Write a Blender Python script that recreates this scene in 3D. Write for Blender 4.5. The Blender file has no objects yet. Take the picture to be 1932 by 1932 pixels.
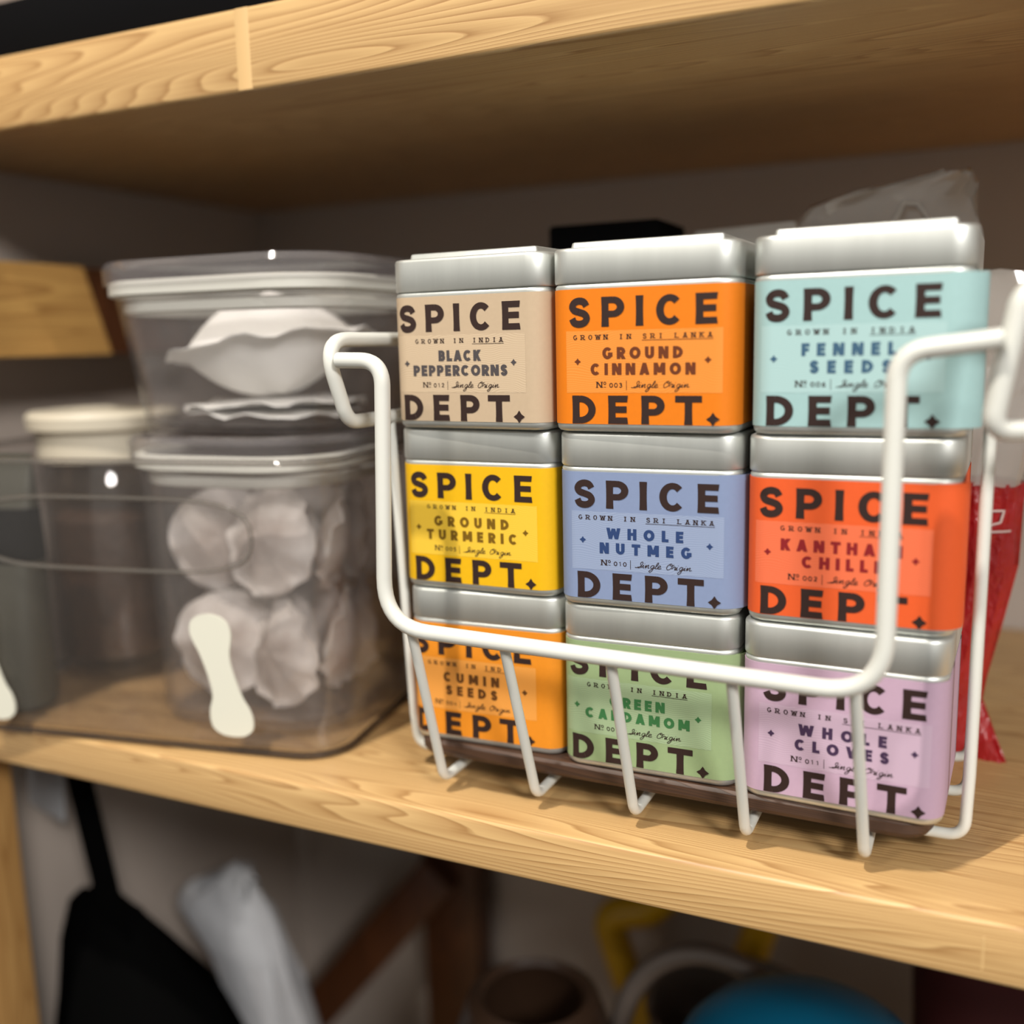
import bpy, math, random
from mathutils import Vector, Matrix
random.seed(7)
S = bpy.context.scene
COL = S.collection
PI = math.pi

# ------------------------------------------------------------------ camera
cam_d = bpy.data.cameras.new('camera')
cam = bpy.data.objects.new('camera', cam_d); COL.objects.link(cam)
cam_d.sensor_width = 36.0
cam_d.sensor_fit = 'HORIZONTAL'
cam_d.lens = 36.0 * 1907.7 / 1932.0
cam_d.clip_start = 0.01
cam.matrix_world = (Matrix.Translation((0.19708, -0.31384, 0.1486))
                    @ Matrix.Rotation(0.44399, 4, 'Z')
                    @ Matrix.Rotation(PI / 2 - 0.16857, 4, 'X')
                    @ Matrix.Rotation(-0.02411, 4, 'Z'))
cam_d.dof.use_dof = True
cam_d.dof.focus_distance = 0.338
cam_d.dof.aperture_fstop = 3.7
cam_d.dof.aperture_blades = 0
S.camera = cam

# ------------------------------------------------------------------ view and world
S.view_settings.view_transform = 'Standard'
S.view_settings.look = 'None'
S.view_settings.gamma = 1.0
S.view_settings.use_curve_mapping = False
S.view_settings.exposure = 0.10
S.cycles.transparent_max_bounces = 48

w = bpy.data.worlds.new('room_light'); S.world = w
w.use_nodes = True
nt = w.node_tree; nt.nodes.clear()
o_ = nt.nodes.new('ShaderNodeOutputWorld'); b_ = nt.nodes.new('ShaderNodeBackground')
tc = nt.nodes.new('ShaderNodeTexCoord'); sp = nt.nodes.new('ShaderNodeSeparateXYZ')
rp = nt.nodes.new('ShaderNodeValToRGB'); mr = nt.nodes.new('ShaderNodeMapRange')
mr.inputs['From Min'].default_value = -1; mr.inputs['From Max'].default_value = 1
nt.links.new(tc.outputs['Generated'], sp.inputs[0]); nt.links.new(sp.outputs['Z'], mr.inputs['Value'])
nt.links.new(mr.outputs[0], rp.inputs[0]); nt.links.new(rp.outputs[0], b_.inputs[0])
nt.links.new(b_.outputs[0], o_.inputs[0])
e = rp.color_ramp.elements
e[0].position = 0.22; e[0].color = (0.02, 0.016, 0.012, 1)
e[1].position = 1.0; e[1].color = (0.08, 0.08, 0.08, 1)
for p_, c_ in ((0.34, (0.13, 0.115, 0.095, 1)), (0.43, (0.42, 0.40, 0.37, 1)), (0.53, (0.70, 0.69, 0.65, 1)), (0.66, (0.58, 0.57, 0.53, 1)), (0.80, (0.16, 0.16, 0.155, 1))):
    q_ = e.new(p_); q_.color = c_
b_.inputs['Strength'].default_value = 0.86


def lamp(name, kind, loc, target, energy, col, size):
    d = bpy.data.lights.new(name, kind); o = bpy.data.objects.new(name, d); COL.objects.link(o)
    o.location = loc; d.energy = energy; d.color = col
    if kind == 'AREA':
        d.shape = 'DISK'; d.size = size
    else:
        d.shadow_soft_size = size
    o.rotation_euler = (Vector(target) - Vector(loc)).to_track_quat('-Z', 'Y').to_euler()
    return o


lamp('ceiling_spot', 'POINT', (-0.16, -0.68, 1.45), (0.1, 0, 0), 104, (1.0, 0.94, 0.84), 0.022)
lamp('ceiling_lamp_front', 'AREA', (-0.24, -1.10, 0.95), (0.1, 0, 0.05), 4, (1.0, 0.94, 0.85), 0.14)
lamp('fill_light_right', 'AREA', (1.25, -1.22, 1.02), (-0.05, 0.05, 0.08), 31, (1.0, 0.97, 0.93), 0.4)  # unseen fill light, added to brighten the rung and the left side


# ------------------------------------------------------------------ materials
def lin(r, g, b, k=0.72):
    # photographed colour -> reflectance (k: the photo was exposed for a bright shelf)
    f = lambda c: (c / 255 / 12.92) if c / 255 <= 0.04045 else ((c / 255 + 0.055) / 1.055) ** 2.4
    return (f(r) * k, f(g) * k, f(b) * k, 1.0)


def mat(name, col=(0.8, 0.8, 0.8, 1), rough=0.5, metal=0.0, spec=0.5, noise=None, bump=None, sheen=0.0):
    m = bpy.data.materials.new(name); m.use_nodes = True
    n = m.node_tree; p = n.nodes['Principled BSDF']
    p.inputs['Base Color'].default_value = col
    p.inputs['Roughness'].default_value = rough
    p.inputs['Metallic'].default_value = metal
    p.inputs['Specular IOR Level'].default_value = spec
    if noise or bump:
        t = n.nodes.new('ShaderNodeTexCoord')
    if noise:                      # (scale vector, amount)
        mp = n.nodes.new('ShaderNodeMapping'); mp.inputs['Scale'].default_value = noise[0]
        nz = n.nodes.new('ShaderNodeTexNoise'); nz.inputs['Scale'].default_value = 1; nz.inputs['Detail'].default_value = 4
        n.links.new(t.outputs['Object'], mp.inputs[0]); n.links.new(mp.outputs[0], nz.inputs['Vector'])
        r = n.nodes.new('ShaderNodeMapRange'); r.inputs['To Min'].default_value = 1 - noise[1]; r.inputs['To Max'].default_value = 1 + noise[1] * 0.6
        n.links.new(nz.outputs['Fac'], r.inputs['Value'])
        mx = n.nodes.new('ShaderNodeVectorMath'); mx.operation = 'SCALE'; mx.inputs[0].default_value = col[:3]
        n.links.new(r.outputs[0], mx.inputs['Scale']); n.links.new(mx.outputs[0], p.inputs['Base Color'])
    if bump:                       # (scale vector, strength, distance)
        mp = n.nodes.new('ShaderNodeMapping'); mp.inputs['Scale'].default_value = bump[0]
        nz = n.nodes.new('ShaderNodeTexNoise'); nz.inputs['Scale'].default_value = 1; nz.inputs['Detail'].default_value = 5
        n.links.new(t.outputs['Object'], mp.inputs[0]); n.links.new(mp.outputs[0], nz.inputs['Vector'])
        bp = n.nodes.new('ShaderNodeBump'); bp.inputs['Strength'].default_value = bump[1]; bp.inputs['Distance'].default_value = bump[2]
        n.links.new(nz.outputs['Fac'], bp.inputs['Height']); n.links.new(bp.outputs[0], p.inputs['Normal'])
    return m


def wood(name, light, dark, rough=0.42, sc=1.0, along=0, contrast=0.7, rings=42.0):
    """Growth rings cut lengthwise; the grain runs along object axis `along`."""
    m = bpy.data.materials.new(name); m.use_nodes = True
    n = m.node_tree; p = n.nodes['Principled BSDF']; L = n.links.new
    t = n.nodes.new('ShaderNodeTexCoord')
    mp = n.nodes.new('ShaderNodeMapping')
    s = [70 * sc] * 3; s[along] = 4.5 * sc
    mp.inputs['Scale'].default_value = s
    L(t.outputs['Object'], mp.inputs[0])
    n1 = n.nodes.new('ShaderNodeTexNoise'); n1.inputs['Scale'].default_value = 0.45; n1.inputs['Detail'].default_value = 2; n1.inputs['Roughness'].default_value = 0.45
    L(mp.outputs[0], n1.inputs['Vector'])
    ml = n.nodes.new('ShaderNodeMath'); ml.operation = 'MULTIPLY'; ml.inputs[1].default_value = rings
    L(n1.outputs['Fac'], ml.inputs[0])
    fr = n.nodes.new('ShaderNodeMath'); fr.operation = 'FRACT'; L(ml.outputs[0], fr.inputs[0])
    r1 = n.nodes.new('ShaderNodeValToRGB'); L(fr.outputs[0], r1.inputs[0])
    e = r1.color_ramp.elements
    e[0].position = 0.0; e[0].color = (0, 0, 0, 1)
    e[1].position = 1.0; e[1].color = (0.15, 0.15, 0.15, 1)
    a = e.new(0.72); a.color = (0.55 * contrast, 0.55 * contrast, 0.55 * contrast, 1)
    a = e.new(0.92); a.color = (1.0 * contrast, 1.0 * contrast, 1.0 * contrast, 1)
    # fine fibres
    mp2 = n.nodes.new('ShaderNodeMapping'); s2 = [900 * sc] * 3; s2[along] = 14 * sc
    mp2.inputs['Scale'].default_value = s2; L(t.outputs['Object'], mp2.inputs[0])
    n2 = n.nodes.new('ShaderNodeTexNoise'); n2.inputs['Scale'].default_value = 1; n2.inputs['Detail'].default_value = 3
    L(mp2.outputs[0], n2.inputs['Vector'])
    ad = n.nodes.new('ShaderNodeMath'); ad.operation = 'MULTIPLY_ADD'; ad.inputs[1].default_value = 0.5
    su = n.nodes.new('ShaderNodeMath'); su.operation = 'SUBTRACT'; su.inputs[1].default_value = 0.5
    L(n2.outputs['Fac'], su.inputs[0]); L(su.outputs[0], ad.inputs[0])
    L(r1.outputs[0], ad.inputs[2])
    # broad tone
    n3 = n.nodes.new('ShaderNodeTexNoise'); n3.inputs['Scale'].default_value = 0.12; n3.inputs['Detail'].default_value = 2
    L(mp.outputs[0], n3.inputs['Vector'])
    mx = n.nodes.new('ShaderNodeMix'); mx.data_type = 'RGBA'
    mx.inputs['A'].default_value = light; mx.inputs['B'].default_value = dark
    L(ad.outputs[0], mx.inputs['Factor'])
    r3 = n.nodes.new('ShaderNodeMapRange'); r3.inputs['From Min'].default_value = 0.3; r3.inputs['From Max'].default_value = 0.7
    r3.inputs['To Min'].default_value = 0.86; r3.inputs['To Max'].default_value = 1.1
    L(n3.outputs['Fac'], r3.inputs['Value'])
    vm = n.nodes.new('ShaderNodeVectorMath'); vm.operation = 'SCALE'
    L(mx.outputs['Result'], vm.inputs[0]); L(r3.outputs[0], vm.inputs['Scale'])
    L(vm.outputs[0], p.inputs['Base Color'])
    p.inputs['Roughness'].default_value = rough
    bp = n.nodes.new('ShaderNodeBump'); bp.inputs['Strength'].default_value = 0.25; bp.inputs['Distance'].default_value = 0.0004; bp.invert = True
    L(ad.outputs[0], bp.inputs['Height']); L(bp.outputs[0], p.inputs['Normal'])
    return m


def clear(name, tint=(0.94, 0.93, 0.94), refl=1.0, haze=0.0, hazecol=(0.8, 0.8, 0.8, 1), edge=0.55):
    """Thin clear plastic: passes light straight through, mirrors by Fresnel, a little haze."""
    m = bpy.data.materials.new(name); m.use_nodes = True
    n = m.node_tree; n.nodes.clear(); L = n.links.new
    o = n.nodes.new('ShaderNodeOutputMaterial')
    tr = n.nodes.new('ShaderNodeBsdfTransparent'); tr.inputs[0].default_value = (*tint, 1)
    gl = n.nodes.new('ShaderNodeBsdfGlossy'); gl.inputs['Roughness'].default_value = 0.06
    fr = n.nodes.new('ShaderNodeLayerWeight'); fr.inputs['Blend'].default_value = 0.5
    pw = n.nodes.new('ShaderNodeMath'); pw.operation = 'POWER'; pw.inputs[1].default_value = 4.0
    mu = n.nodes.new('ShaderNodeMath'); mu.operation = 'MULTIPLY_ADD'; mu.inputs[1].default_value = 0.55 * refl; mu.inputs[2].default_value = 0.035 * refl
    L(fr.outputs['Facing'], pw.inputs[0]); L(pw.outputs[0], mu.inputs[0])
    ed = n.nodes.new('ShaderNodeMix'); ed.data_type = 'RGBA'     # seen edge-on the plastic is thicker and darker
    ed.inputs['A'].default_value = (*tint, 1); ed.inputs['B'].default_value = (tint[0] * edge, tint[1] * edge * .97, tint[2] * edge * .97, 1)
    p3 = n.nodes.new('ShaderNodeMath'); p3.operation = 'POWER'; p3.inputs[1].default_value = 5.0
    L(fr.outputs['Facing'], p3.inputs[0]); L(p3.outputs[0], ed.inputs['Factor']); L(ed.outputs['Result'], tr.inputs[0])
    mx = n.nodes.new('ShaderNodeMixShader'); L(mu.outputs[0], mx.inputs[0])
    if haze:
        df = n.nodes.new('ShaderNodeBsdfDiffuse'); df.inputs[0].default_value = hazecol
        m2 = n.nodes.new('ShaderNodeMixShader'); m2.inputs[0].default_value = haze
        L(tr.outputs[0], m2.inputs[1]); L(df.outputs[0], m2.inputs[2]); L(m2.outputs[0], mx.inputs[1])
    else:
        L(tr.outputs[0], mx.inputs[1])
    L(gl.outputs[0], mx.inputs[2]); L(mx.outputs[0], o.inputs[0])
    return m


def wavy_panel(name, base, lines):
    """Printed panel of fine wavy contour lines."""
    m = bpy.data.materials.new(name); m.use_nodes = True
    n = m.node_tree; p = n.nodes['Principled BSDF']; L = n.links.new
    t = n.nodes.new('ShaderNodeTexCoord')
    w_ = n.nodes.new('ShaderNodeTexWave'); w_.wave_type = 'BANDS'; w_.bands_direction = 'Z'
    w_.inputs['Scale'].default_value = 460; w_.inputs['Distortion'].default_value = 0
    nz = n.nodes.new('ShaderNodeTexNoise'); nz.inputs['Scale'].default_value = 85; nz.inputs['Detail'].default_value = 1
    L(t.outputs['Object'], nz.inputs['Vector'])
    ms = n.nodes.new('ShaderNodeVectorMath'); ms.operation = 'SCALE'; ms.inputs['Scale'].default_value = 0.0055
    L(nz.outputs['Fac'], ms.inputs[0])
    av = n.nodes.new('ShaderNodeVectorMath'); L(t.outputs['Object'], av.inputs[0]); L(ms.outputs[0], av.inputs[1])
    L(av.outputs[0], w_.inputs['Vector'])
    mx = n.nodes.new('ShaderNodeMix'); mx.data_type = 'RGBA'
    mx.inputs['A'].default_value = base; mx.inputs['B'].default_value = lines
    L(w_.outputs['Fac'], mx.inputs['Factor']); L(mx.outputs['Result'], p.inputs['Base Color'])
    p.inputs['Roughness'].default_value = 0.6; p.inputs['Specular IOR Level'].default_value = 0.25
    return m


M = {}
M['pine'] = wood('pine_wood', lin(226, 186, 128), lin(158, 110, 58))
M['pine_post'] = wood('pine_wood_upright', lin(214, 166, 102), lin(160, 108, 55), along=2)
M['pine_rung'] = wood('pine_wood_rung', lin(220, 172, 100), lin(160, 108, 55), along=1)
M['pale_pine'] = mat('pale_pine_joint', lin(229, 189, 131), 0.45)
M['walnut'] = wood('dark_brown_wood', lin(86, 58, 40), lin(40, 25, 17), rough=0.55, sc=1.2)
M['brown_wood'] = wood('reddish_brown_wood_and_rung_shade', lin(92, 52, 26), lin(56, 30, 16), along=2, rings=15.0)  # trestle wood; also the painted shade at the rung's rear
M['wall'] = mat('taupe_wall_paint', lin(193, 179, 168), 0.85, noise=((9, 9, 9), 0.06))
M['wire'] = mat('white_coated_wire', lin(236, 236, 228), 0.38, bump=((260, 260, 260), 0.08, 0.0003))
M['tin'] = mat('brushed_tin', (0.63, 0.645, 0.615, 1), 0.47, metal=0.86, noise=((260, 260, 26), 0.10), bump=((900, 900, 60), 0.05, 0.0002))
M['ink'] = mat('dark_brown_ink', lin(52, 34, 30), 0.55, spec=0.3)
M['acrylic'] = clear('clear_acrylic', (0.985, 0.98, 0.98), 1.0, 0.035, lin(222, 216, 214, 1))
M['lid_acrylic'] = clear('clear_acrylic_lid', (0.97, 0.965, 0.97), 1.3, 0.13, lin(205, 198, 200))
M['smoke'] = clear('thick_plastic_edge', (0.50, 0.47, 0.45), 1.4, 0.05, lin(150, 140, 130))
M['rimclear'] = clear('plastic_rim', (0.80, 0.79, 0.78), 1.4, 0.12, lin(190, 182, 172))
M['bin'] = clear('clear_bin_plastic', (0.985, 0.98, 0.98), 1.0, 0.014, lin(215, 207, 200, 1))
M['seal'] = mat('white_silicone_seal', lin(226, 224, 214), 0.5)
M['bag'] = None
M['black'] = mat('matt_black', (0.004, 0.004, 0.0045, 1), 0.9, spec=0.03)
M['blackcloth'] = mat('black_cloth', (0.002, 0.002, 0.002, 1), 1.0, spec=0.0)
M['sticker'] = mat('cream_white_sticker', lin(236, 234, 218), 0.6)
M['white_lid'] = mat('cream_lid_paint', lin(214, 204, 184), 0.45)
M['red'] = mat('glossy_red_film', lin(176, 22, 26), 0.28, noise=((60, 60, 60), 0.25), bump=((130, 130, 70), 0.9, 0.004))
M['teal'] = mat('teal_enamel', lin(0, 92, 126), 0.35)
M['yellow'] = mat('yellow_plastic', lin(226, 176, 10), 0.4)
M['greymetal'] = mat('dull_grey_metal', lin(120, 108, 100), 0.45, metal=0.3)
M['darkbowl'] = mat('dark_brown_glaze', lin(56, 38, 26), 0.4)
M['whitebag'] = mat('white_thin_plastic', lin(205, 206, 210), 0.4, bump=((60, 60, 60), 0.5, 0.004))
M['beans'] = mat('dark_roast_beans', lin(66, 42, 28), 0.5, noise=((160, 160, 160), 0.5), bump=((200, 200, 200), 0.8, 0.002))
M['glassjar'] = clear('jar_glass', (0.95, 0.93, 0.91), 1.3, 0.012, lin(170, 150, 130))
M['greypouch'] = mat('grey_green_film', lin(70, 68, 58), 0.5)
M['film'] = clear('clear_crinkled_film', (0.90, 0.885, 0.87), 2.5, 0.36, lin(225, 217, 208, 1))
M['redwhite'] = mat('white_print', lin(225, 200, 195), 0.5)
M['darkred'] = mat('dark_red_cloth', lin(84, 22, 22), 0.8)
M['paper'] = mat('white_paper', lin(232, 232, 230), 0.7)


def teabag_mat():
    m = mat('teabag_paper', lin(226, 221, 216), 0.8, bump=((230, 230, 230), 0.4, 0.0008))
    n = m.node_tree; p = n.nodes['Principled BSDF']; L = n.links.new
    t = n.nodes.new('ShaderNodeTexCoord'); ln = n.nodes.new('ShaderNodeVectorMath'); ln.operation = 'LENGTH'; L(t.outputs['Object'], ln.inputs[0])
    nz = n.nodes.new('ShaderNodeTexNoise'); nz.inputs['Scale'].default_value = 75; nz.inputs['Detail'].default_value = 3; L(t.outputs['Object'], nz.inputs['Vector'])
    ad = n.nodes.new('ShaderNodeMath'); ad.operation = 'MULTIPLY_ADD'; ad.inputs[1].default_value = 0.030; L(nz.outputs['Fac'], ad.inputs[0]); L(ln.outputs['Value'], ad.inputs[2])
    r = n.nodes.new('ShaderNodeValToRGB'); L(ad.outputs[0], r.inputs[0])
    mrr = n.nodes.new('ShaderNodeMapRange'); mrr.inputs['From Min'].default_value = 0.014; mrr.inputs['From Max'].default_value = 0.042; L(ad.outputs[0], mrr.inputs['Value']); L(mrr.outputs[0], r.inputs[0])
    e = r.color_ramp.elements
    e[0].color = lin(165, 150, 140, 1); e[1].color = lin(236, 232, 228, 1)
    q = e.new(0.5); q.color = lin(200, 190, 183, 1)
    L(r.outputs[0], p.inputs['Base Color'])
    tl = n.nodes.new('ShaderNodeBsdfTranslucent'); L(r.outputs[0], tl.inputs[0])
    mx = n.nodes.new('ShaderNodeMixShader'); mx.inputs[0].default_value = 0.3
    o = n.nodes['Material Output']
    L(p.outputs[0], mx.inputs[1]); L(tl.outputs[0], mx.inputs[2]); L(mx.outputs[0], o.inputs[0])
    return m


M['bag'] = teabag_mat()
M['cotton'] = mat('white_paper_filter', lin(236, 234, 230, 1), 0.85, bump=((140, 140, 140), 0.3, 0.001))


# ------------------------------------------------------------------ object helpers
def tag(o, label=None, cat=None, group=None, kind=None):
    if label: o['label'] = label
    if cat: o['category'] = cat
    if group: o['group'] = group
    if kind: o['kind'] = kind
    return o


def empty(name, loc=(0, 0, 0), rz=0.0):
    o = bpy.data.objects.new(name, None); COL.objects.link(o)
    o.empty_display_size = 0.01
    o.location = loc; o.rotation_euler = (0, 0, rz)
    return o


def mesh(name, V, F, mats, parent=None, smooth=True, mi=None, sharp=0.6, loc=None):
    me = bpy.data.meshes.new(name)
    me.from_pydata([tuple(v) for v in V], [], F)
    if not isinstance(mats, (list, tuple)): mats = [mats]
    for m in mats: me.materials.append(m)
    if mi: me.polygons.foreach_set('material_index', mi)
    me.update()
    if smooth:
        me.polygons.foreach_set('use_smooth', [True] * len(me.polygons))
        me.set_sharp_from_angle(angle=sharp)
    o = bpy.data.objects.new(name, me); COL.objects.link(o)
    if parent: o.parent = parent
    if loc: o.location = loc
    return o


class G:
    """Collects vertices and faces of ONE mesh."""
    def __init__(s): s.V = []; s.F = []; s.mi = []
    def add(s, V, F, mi=0):
        b = len(s.V); s.V += [tuple(v) for v in V]; s.F += [tuple(i + b for i in f) for f in F]; s.mi += [mi] * len(F)
        return s
    def build(s, name, mats, parent=None, smooth=True, sharp=0.6, loc=None):
        return mesh(name, s.V, s.F, mats, parent, smooth, s.mi, sharp, loc)


def rrect(w, d, r, n=7, cx=0, cy=0):
    """Rounded rectangle, counter-clockwise from the front left corner's start."""
    r = min(r, w / 2 - 1e-5, d / 2 - 1e-5); P = []
    for (sx, sy, a0) in ((-1, -1, PI), (1, -1, 1.5 * PI), (1, 1, 0), (-1, 1, 0.5 * PI)):
        for k in range(n + 1):
            a = a0 + (PI / 2) * k / n
            P.append((cx + sx * (w / 2 - r) + r * math.cos(a), cy + sy * (d / 2 - r) + r * math.sin(a)))
    return P


def loft(loops, cap0=True, cap1=True):
    n = len(loops[0]); V = [p for l in loops for p in l]; F = []
    for k in range(len(loops) - 1):
        for i in range(n):
            j = (i + 1) % n
            F.append((k * n + i, k * n + j, (k + 1) * n + j, (k + 1) * n + i))
    if cap0: F.append(tuple(reversed(range(n))))
    if cap1: F.append(tuple((len(loops) - 1) * n + i for i in range(n)))
    return V, F


def rr_loft(spec, w, d, r, n=7):
    """spec: list of (inset, z)."""
    return loft([[(x, y, z) for x, y in rrect(w - 2 * i, d - 2 * i, max(r - i, 0.0006), n)] for i, z in spec])


def box(x0, x1, y0, y1, z0, z1, b=0.0015, seg=2):
    """Box with rounded long edges: lofted along z with eased ends."""
    w, d = x1 - x0, y1 - y0; b = min(b, w / 2.1, d / 2.1, (z1 - z0) / 2.1)
    sp = []
    for k in range(seg + 1):
        a = PI / 2 * k / seg; sp.append((b * (1 - math.sin(a)), z0 + b * (1 - math.cos(a))))
    for k in range(seg + 1):
        a = PI / 2 * k / seg; sp.append((b * (1 - math.cos(a)), z1 - b * (1 - math.sin(a))))
    V, F = rr_loft(sp, w, d, b * 1.01, 2)
    cx, cy = (x0 + x1) / 2, (y0 + y1) / 2
    return [(x + cx, y + cy, z) for x, y, z in V], F


def lathe(prof, n=48, c=(0, 0)):
    return loft([[(c[0] + r * math.cos(2 * PI * i / n), c[1] + r * math.sin(2 * PI * i / n), z) for i in range(n)] for r, z in prof])


def fillet(pts, rad, n=8):
    """Round the inner corners of a polyline."""
    pts = [Vector(p) for p in pts]; out = [pts[0]]
    for i in range(1, len(pts) - 1):
        a, b, c = pts[i - 1], pts[i], pts[i + 1]
        r = rad[i - 1] if isinstance(rad, (list, tuple)) else rad
        u = (a - b).normalized(); v = (c - b).normalized()
        ang = u.angle(v)
        if ang > PI - 0.05 or r <= 0: out.append(b); continue
        t = min(r / math.tan(ang / 2), (a - b).length * 0.48, (c - b).length * 0.48)
        p, q = b + u * t, b + v * t
        for k in range(n + 1):
            s = k / n
            out.append(p * (1 - s) ** 2 + b * 2 * s * (1 - s) + q * s * s)
    out.append(pts[-1])
    return out


def tube(path, r, n=14, closed=False):
    P = [Vector(p) for p in path]
    Q = [P[0]]
    for p in P[1:]:
        if (p - Q[-1]).length > 1e-6: Q.append(p)
    P = Q; loops = []; m = len(P)
    t0 = (P[1] - P[0]).normalized()
    up = Vector((0, 0, 1)) if abs(t0.z) < 0.9 else Vector((1, 0, 0))
    nrm = (up - t0 * up.dot(t0)).normalized()
    for i in range(m):
        if i == 0: t = P[1] - P[0]
        elif i == m - 1: t = P[-1] - P[-2]
        else: t = (P[i + 1] - P[i]).normalized() + (P[i] - P[i - 1]).normalized()
        t.normalize()
        nrm = (nrm - t * nrm.dot(t)).normalized(); bn = t.cross(nrm)
        rr = r(i / (m - 1)) if callable(r) else r
        loops.append([P[i] + (nrm * math.cos(2 * PI * k / n) + bn * math.sin(2 * PI * k / n)) * rr for k in range(n)])
    return loft(loops)


# ------------------------------------------------------------------ lettering (stroke-built alphabets, flat print)
def _strip(pts, half, wob=None):
    """Mitred strip along a polyline -> quads."""
    n = len(pts); Lp = []; Rp = []
    for i in range(n):
        if i == 0: d = (pts[1][0] - pts[0][0], pts[1][1] - pts[0][1])
        elif i == n - 1: d = (pts[-1][0] - pts[-2][0], pts[-1][1] - pts[-2][1])
        else:
            d1 = (pts[i][0] - pts[i - 1][0], pts[i][1] - pts[i - 1][1]); d2 = (pts[i + 1][0] - pts[i][0], pts[i + 1][1] - pts[i][1])
            l1 = math.hypot(*d1) or 1; l2 = math.hypot(*d2) or 1
            d = (d1[0] / l1 + d2[0] / l2, d1[1] / l1 + d2[1] / l2)
        l = math.hypot(*d) or 1
        nx, ny = -d[1] / l, d[0] / l
        h = half[i] if isinstance(half, list) else half
        Lp.append((pts[i][0] + nx * h, pts[i][1] + ny * h)); Rp.append((pts[i][0] - nx * h, pts[i][1] - ny * h))
    return [[Rp[i], Rp[i + 1], Lp[i + 1], Lp[i]] for i in range(n - 1)]


def _arc(cx, cy, rx, ry, a0, a1, n=20):
    return [(cx + rx * math.cos(math.radians(a0 + (a1 - a0) * k / n)), cy + ry * math.sin(math.radians(a0 + (a1 - a0) * k / n))) for k in range(n + 1)]


def _smooth(P, n=5):
    out = []
    for i in range(len(P) - 1):
        p0 = P[max(i - 1, 0)]; p1 = P[i]; p2 = P[i + 1]; p3 = P[min(i + 2, len(P) - 1)]
        for k in range(n):
            t = k / n
            out.append(tuple(0.5 * (2 * p1[j] + (p2[j] - p0[j]) * t + (2 * p0[j] - 5 * p1[j] + 4 * p2[j] - p3[j]) * t * t
                                    + (3 * p1[j] - p0[j] - 3 * p2[j] + p3[j]) * t ** 3) for j in (0, 1)))
    out.append(P[-1])
    return out


WID = dict(A=.88, B=.72, C=.9, D=.84, E=.66, F=.62, G=.92, H=.82, I=.0, K=.8, L=.6, M=1.02, N=.86, O=.98, P=.74, R=.76, S=.74, T=.78, U=.8, V=.86, W=1.3)


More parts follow.
